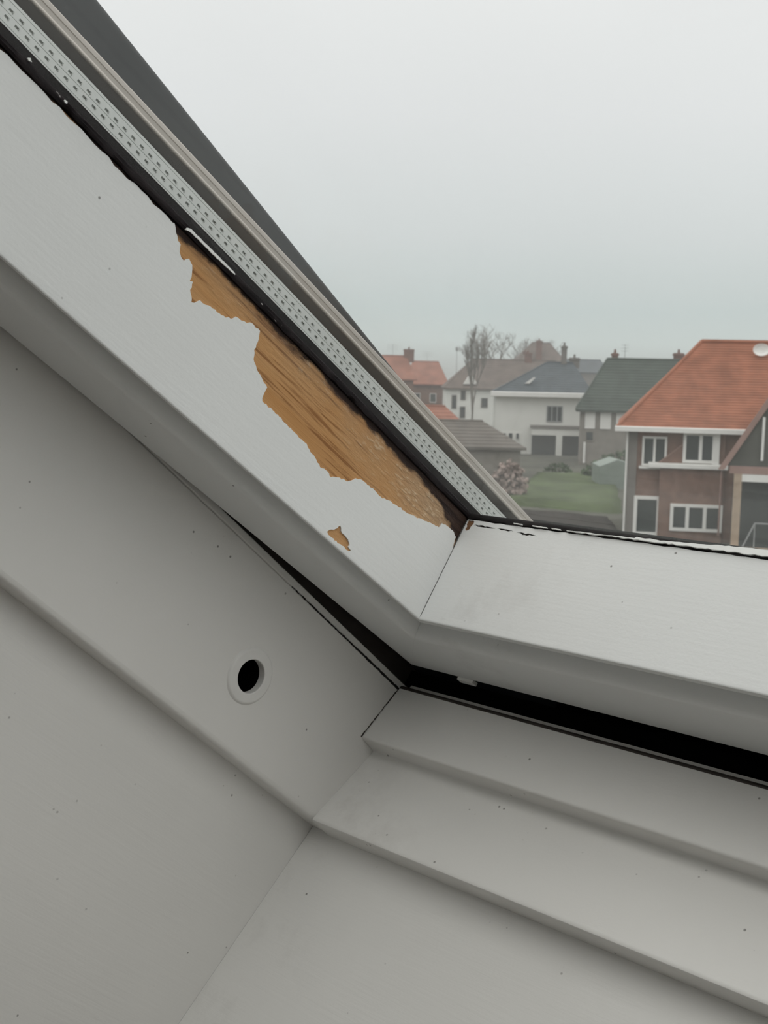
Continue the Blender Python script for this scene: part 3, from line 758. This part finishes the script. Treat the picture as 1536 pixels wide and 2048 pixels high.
for k in range(ring_n):
    t = 2 * math.pi * k / ring_n
    dish.v += [(0.44 * math.cos(t), -0.10 + 0.02 * math.sin(2 * t), 0.34 * math.sin(t)), (0.25 * math.cos(t), 0.0, 0.19 * math.sin(t))]
dish.v.append((0, 0.03, 0))
for k in range(ring_n):
    q = (k + 1) % ring_n
    dish.f += [(2 * k, 2 * q, 2 * q + 1, 2 * k + 1), (2 * k + 1, 2 * q + 1, 2 * ring_n)]
dish.tube((0, 0.03, 0), (0.05, 0.45, -0.25), 0.03, 0.03, 6)
dish.build('satellite_dish', M['white_wood'], rh, None, Matrix.Translation((6.80, 3.45, 9.72)) @ Matrix.Rotation(math.radians(-12), 4, 'X'))
dsp = MB(); dsp.tube((4.80, -0.46, 0.2), (4.80, -0.46, 3.55), 0.05, 0.05, 8); dsp.build('downpipe', M['pink_board'], rh)

# --- front wing: gable, pillar and open car port (61 m)
fw_ = house('front_wing', 16.6, 61, 'dark boarded gable wing with an open car port at the right edge', 'house wing', rz=math.radians(-15))
g = MB(); g.prism([(0.0, 4.35), (0.0, 4.0), (6.4, 4.0), (6.4, 4.35), (3.2, 9.6)], 0.0, 0.35, 'y'); g.build('gable_wall', M['dark_wall'], fw_)
bb = MB(); bb.prism([(-0.35, 3.80), (3.2, 9.62), (6.75, 3.80), (6.45, 3.80), (3.2, 9.12), (0.15, 4.12), (-0.05, 3.80)], -0.14, 0.0, 'y'); bb.build('barge_board', M['pink_board'], fw_)
box_part(fw_, 'pole', M['white_wood'], 1.62, 1.74, -0.10, -0.03, 4.3, 6.4)
box_part(fw_, 'pillar', M['beige'], 0.42, 0.80, -0.05, 0.4, -0.4, 3.62)
box_part(fw_, 'beam', M['white_wood'], 0.80, 6.2, -0.05, 0.25, 3.25, 3.60)
box_part(fw_, 'pillar', M['beige'], 5.9, 6.25, -0.05, 0.4, -0.4, 3.25)
box_part(fw_, 'deck', M['pink_board'], 0.2, 6.4, 0.0, 1.2, 3.62, 4.0)
box_part(fw_, 'back_panel', M['pane'], 0.4, 6.3, 1.0, 1.2, -0.4, 3.6)
box_part(fw_, 'step', M['beige'], 0.0, 6.4, -0.9, 0.0, -0.4, 0.05)
fr_ = MB()
for a, b in [((1.5, -0.6, 0.05), (1.5, -0.6, 1.3)), ((3.9, -0.6, 0.05), (3.9, -0.6, 1.3)), ((1.5, -0.6, 1.3), (3.9, -0.6, 1.3)), ((1.5, -0.6, 1.3), (0.9, -0.9, 0.0))]: fr_.tube(a, b, 0.035, 0.035, 6)
tag(fr_.build('railing', M['metal'], None, None, MW(16.6, 61) @ Matrix.Rotation(math.radians(-15), 4, 'Z')), 'thin pale metal railing in front of the car port', 'railing')

# --- dark green roofed house behind it (115 m)
gh = house('row_house', 17.6, 115, 'grey brick row house with a dark mossy tiled roof and white window panels', rz=math.radians(-8.5))
box_part(gh, 'wall', M['taupe'], 0.15, 11.2, 0.0, 8.0, -0.5, 4.95)
roof(gh, M['green_tile'], -0.25, 12.0, -0.5, 8.4, 4.85, 9.55, 2.5, 11.9, rows=18, lift=0.03)
for a, b in [(0.62, 1.52), (1.98, 2.95), (3.42, 4.55), (5.3, 6.3)]:
    p_ = window_(gh, a, b, 3.15, 4.72, 0.0, 0, 0.07, sill=False)
    MB().box(a + 0.06, b - 0.06, -0.075, -0.04, 3.21, 4.66).build('panel', M['panel_white'], p_)
window_(gh, 0.70, 1.45, 2.0, 2.9, 0.0, 0, 0.08, 'taupe', False)
box_part(gh, 'downpipe', M['white_wood'], 0.55, 0.75, -0.2, -0.05, 0.0, 1.9)
chimney(gh, 8.6, 9.5, 4.0, 8.6, 10.2); chimney(gh, 2.9, 3.5, 4.2, 9.0, 10.1)
mast(gh, 4.1, 4.2, 9.3, 11.0)
cw = MB(); cw.prism(rounded([(-1.2, -0.4), (-1.2, 1.45, 0.05), (0.1, 1.95, 0.05), (1.3, 1.6, 0.05), (1.3, -0.4)]), 0.0, 3.5, 'y')
tag(cw.build('garden_shed', M['greenhouse'], None, None, MW(17.0, 92)), 'pale green panelled shed at the end of the lawn', 'shed')

# --- white house with blue slate hip roof (125 m)
wh = house('white_house', 11.15, 128, 'white rendered house with a blue grey slate hip roof', rz=math.radians(-5))
box_part(wh, 'wall', M['white_render'], 0.0, 9.4, 0.0, 9.0, -0.5, 6.0)
rf = roof(wh, M['blue_slate'], -0.4, 9.8, -0.5, 9.5, 6.05, 9.15, 5.2, 7.9, rows=14, lift=0.025)
MB().prism(rounded([(-0.85, 5.65), (-0.85, 6.12, 0.08), (-0.3, 6.12), (0.0, 5.95), (0.0, 5.60)]), -0.55, 9.6, 'x').build('gutter', M['white_wood'], wh)
sk = MB(); sk.prism([(2.85, 6.95), (3.75, 7.6), (3.95, 7.6), (3.35, 6.95)], 0.72, 1.05, 'y'); sk.build('skylight', M['panel_white'], rf)
window_(wh, 5.15, 6.75, 3.15, 4.78, 0.0, 2, 0.10, 'metal', False)
box_part(wh, 'canopy', M['pier'], 3.55, 8.9, -1.6, 0.0, 2.52, 2.80)
box_part(wh, 'canopy_beam', M['white_render'], 3.7, 8.9, -1.5, 0.0, 1.85, 2.52)
box_part(wh, 'post', M['white_render'], 6.15, 6.75, -1.5, -1.0, -0.4, 1.85)
box_part(wh, 'garage_opening', M['pane'], 3.75, 6.15, -0.12, 0.02, -0.3, 1.85)  # dark panels on the wall stand in for the shaded openings under the canopy
box_part(wh, 'garage_opening', M['pane'], 6.75, 8.8, -0.12, 0.02, -0.3, 1.85)
for a, b in [(0.85, 1.15), (1.35, 1.85), (2.1, 2.5)]: window_(wh, a, b, 1.25, 1.95, 0.0, 0, 0.06, 'white_wood', False)
chimney(wh, 6.65, 7.20, 4.2, 8.4, 10.9, 'pier'); chimney(wh, 7.55, 8.55, 4.6, 8.6, 9.7, 'pier')
mast(wh, 7.0, 4.4, 10.9, 11.3, 1, 0.4)

# --- long white house with the brown roof, left of it (150 m and more)
lh = house('white_house', 8.0, 170, 'far white gabled house with a grey brown roof, left of the slate roofed one')
box_part(lh, 'wall', M['white_render'], 0.0, 6.5, 0.0, 9.0, -0.5, 5.7)
roof(lh, M['brown_tile'], -0.3, 15.5, -0.5, 9.5, 5.65, 9.6, 3.8, 15.3, rows=14, lift=0.03)
box_part(lh, 'wall', M['white_render'], 6.5, 15.3, 1.0, 9.0, -0.5, 5.6)
for (a, b, z0, z1) in [(0.80, 1.50, 2.85, 4.72), (2.0, 2.7, 4.05, 5.35), (1.95, 2.7, 1.6, 3.2), (4.8, 5.7, 3.1, 4.4)]:
    window_(lh, a, b, z0, z1, 0.0, 0, 0.10, 'pier', False)
dm = MB(); dm.prism([(2.3, 6.2), (3.3, 7.6), (4.3, 6.2)], -0.2, 3.0, 'y'); dm.build('dormer', M['panel_white'], lh)
chimney(lh, 11.0, 11.9, 4.0, 8.8, 10.6)

# --- grey gable behind (200 m)
bh = house('gabled_house', 20.3, 200, 'tall grey roofed house behind the white houses')
box_part(bh, 'wall', M['pier'], 0.3, 8.0, 0.0, 8.0, -0.5, 9.2)
roof(bh, M['brown_tile'], -0.2, 8.4, -0.4, 8.4, 9.2, 12.6, 3.0, 5.9, rows=12, lift=0.03)
chimney(bh, 3.3, 4.2, 0.3, 8.6, 12.9); chimney(bh, 1.4, 2.1, 1.5, 9.0, 11.2)
row = house('far_terrace', 26.5, 230, 'low far terrace roof between the slate roof and the mossy roof', 'house')
box_part(row, 'wall', M['pier'], 0.0, 14.0, 0.0, 8.0, -0.5, 8.0)
roof(row, M['blue_slate'], -0.3, 14.3, -0.4, 8.4, 8.0, 10.3, 1.5, 13.0, rows=10, lift=0.03)
chimney(row, 3.0, 4.0, 3.6, 9.6, 11.2)

# --- red roofed houses on the left (180 m)
for i, (lx, d, w, ze, zr, lab) in enumerate([(-2.2, 180, 6.2, 6.6, 9.9, 'far house with a faded red roof and block chimney, nearest the window frame'),
                                            (3.2, 192, 6.0, 5.8, 9.2, 'second far house with a faded red roof, beside the white gabled house')]):
    rr = house('red_roofed_house', lx, d, lab, group=None)
    box_part(rr, 'wall', M['brick'], 0.2, w - 0.2, 0.0, 8.0, -0.5, ze)
    roof(rr, M['red_tile'], -0.3, w + 0.3, -0.5, 8.5, ze, zr, 0.8, w - 1.2, rows=12, lift=0.03)
    for k in range(2): window_(rr, 1.0 + 2.4 * k, 2.0 + 2.4 * k, 3.0, 4.4, 0.0, 0, 0.10, 'white_wood', False)
    if i == 0: chimney(rr, 4.6, 6.1, 3.6, 9.0, 10.9)
    mast(rr, 3.0, 4.0, 9.4 if i == 0 else 8.8, 11.6 if i == 0 else 10.8, 3, 1.6)

# --- sheds in the middle distance
s_ = house('garage', 3.6, 98, 'low garage with a sloping grey felt roof', 'garage')
box_part(s_, 'wall', M['taupe'], 0.2, 7.0, 0.0, 6.0, -0.5, 2.2)
roof(s_, M['shed_roof'], -0.2, 7.4, -0.4, 6.4, 2.3, 4.2, 0.4, 4.2, rows=8, lift=0.03)
s2_ = house('garage', -0.6, 112, 'faded red roofed outbuilding behind the grey garage', 'garage')
box_part(s2_, 'wall', M['brick'], 0.2, 8.2, 0.0, 6.0, -0.5, 2.6)
roof(s2_, M['red_tile'], -0.2, 8.6, -0.4, 6.4, 2.6, 4.9, 0.8, 6.0, rows=8, lift=0.03)

# --- shrubs and trees
def bush(name, lx, d, w, h, dep, m, label, n=240, seed=1, cat='shrub'):
    rng = random.Random(seed)
    root = empty(name, out(lx, d, -0.1), RZ)
    tag(root, label, cat)
    mb = MB()
    for k in range(n):
        t, ph = rng.uniform(0, 2 * math.pi), math.acos(rng.uniform(-0.2, 1))
        r = rng.uniform(0.65, 1.0)
        c = Vector((w / 2 * r * math.sin(ph) * math.cos(t), dep / 2 * r * math.sin(ph) * math.sin(t), h * (0.15 + 0.80 * max(0, r * math.cos(ph)))))
        s = rng.uniform(0.10, 0.26) * min(1.3, max(0.6, h / 1.6))
        axis = Vector((rng.uniform(-1, 1), rng.uniform(-1, 1), rng.uniform(-0.3, 1))).normalized()
        u = axis.orthogonal().normalized(); q = axis.cross(u)
        mb.add([c + u * s, c + q * s * 0.7, c - u * s, c - q * s * 0.7, c + axis * s * 0.5], [(0, 1, 4), (1, 2, 4), (2, 3, 4), (3, 0, 4), (0, 3, 2, 1)])
    mb.build('foliage', m, root)
    st = MB()
    for k in range(7):
        a = rng.uniform(0, 6.28); st.tube((0, 0, -0.2), (w * 0.3 * math.cos(a), dep * 0.3 * math.sin(a), h * 0.7), 0.05, 0.02, 5)
    st.build('stem', M['bark'], root)
    return root
bush('evergreen_bush', 17.2, 100, 3.2, 1.5, 2.0, M['leaf'], 'rounded dark evergreen bush at the back of the lawn', seed=3)
bush('evergreen_bush', 14.4, 104, 2.6, 0.9, 1.8, M['leaf'], 'low dark hedge bush in front of the white posts', seed=4)
bush('winter_shrub', 8.4, 84, 2.6, 2.6, 2.0, M['leaf_pale'], 'pale leafless shrub at the left end of the lawn', seed=5, n=320)
bush('winter_shrub', 5.6, 90, 3.4, 2.2, 2.0, M['leaf'], 'dull green shrub in front of the grey garage', seed=6, n=300)
bush('evergreen_bush', 10.0, 118, 4.0, 2.2, 2.0, M['leaf'], 'dark bush under the wall of the white slate roofed house', seed=8, n=300)
bush('evergreen_bush', 21.5, 112, 5.0, 1.6, 2.0, M['leaf'], 'dark hedge bush along the grey brick row house', seed=9, n=300)

def bare_tree(name, lx, d, h, spread, label, seed, levels=5, upright=0.5, r=0.25):
    rng = random.Random(seed)
    root = empty(name, out(lx, d, -0.2), RZ); tag(root, label, 'tree')
    trunk, tw = MB(), MB()
    def grow(p, dirv, length, rad, lev):
        q = p + dirv * length
        (trunk if lev >= levels - 1 else tw).tube(p, q, rad, rad * 0.75, 5 if lev > 2 else 4)
        if lev == 0: return
        for k in range(3 if lev < levels else 4):
            a = rng.uniform(0, 6.28)
            side = Vector((math.cos(a), math.sin(a), 0)) * spread * rng.uniform(0.5, 1.1)
            nd = (dirv * upright + side + Vector((0, 0, rng.uniform(0.1, 0.5)))).normalized()
            grow(p.lerp(q, rng.uniform(0.65, 1.0)), nd, length * rng.uniform(0.62, 0.8), rad * 0.66, lev - 1)
    grow(Vector((0, 0, 0)), Vector((0.03, 0, 1)).normalized(), h * 0.36, r, levels)
    trunk.build('trunk', M['bark'], root); tw.build('twigs', M['bark'], root)
    return root
bare_tree('bare_tree', 22.4, 235, 19.5, 0.75, 'broad hazy leafless tree behind the far grey gable', 11, 5, 0.5, 0.22)
bare_tree('bare_tree', 30.5, 275, 18.0, 0.7, 'second leafless tree showing right of the broad one', 21, 5, 0.5, 0.2)
bare_tree('poplar_tree', 10.2, 150, 12.6, 0.24, 'slim leafless poplar in front of the far white house', 5, 5, 1.0, 0.15)

def lamp(lx, d, h, label):
    root = empty('street_mast', out(lx, d, -0.2), RZ); tag(root, label, 'mast')
    a = MB(); a.tube((0, 0, 0), (0, 0, h), 0.07, 0.04, 6); a.build('pole', M['metal'], root)
    b = MB(); b.tube((0, 0, h - 0.1), (0, 0, h + 0.5), 0.22, 0.16, 8); b.build('head', M['metal'], root)
lamp(11.0, 200, 11.3, 'thin grey mast with a small head left of the poplar')

# ------------------------------------------------------------------ thin winter mist lying over the gardens
mist = bpy.data.materials.new('winter_mist'); mist.use_nodes = True
mn, ml_ = mist.node_tree.nodes, mist.node_tree.links
mn.clear()
mo = mn.new('ShaderNodeOutputMaterial'); mv = mn.new('ShaderNodeVolumeScatter')
mv.inputs['Color'].default_value = (0.96, 0.97, 0.97, 1); mv.inputs['Density'].default_value = 0.0016
ml_.new(mv.outputs[0], mo.inputs['Volume'])
tag(MB().box(-150, 190, 60, 330, -1.2, 30).build('mist', mist, None, None, MW(0, 0)), 'thin pale winter mist hanging over the gardens and houses', 'mist', kind='stuff')
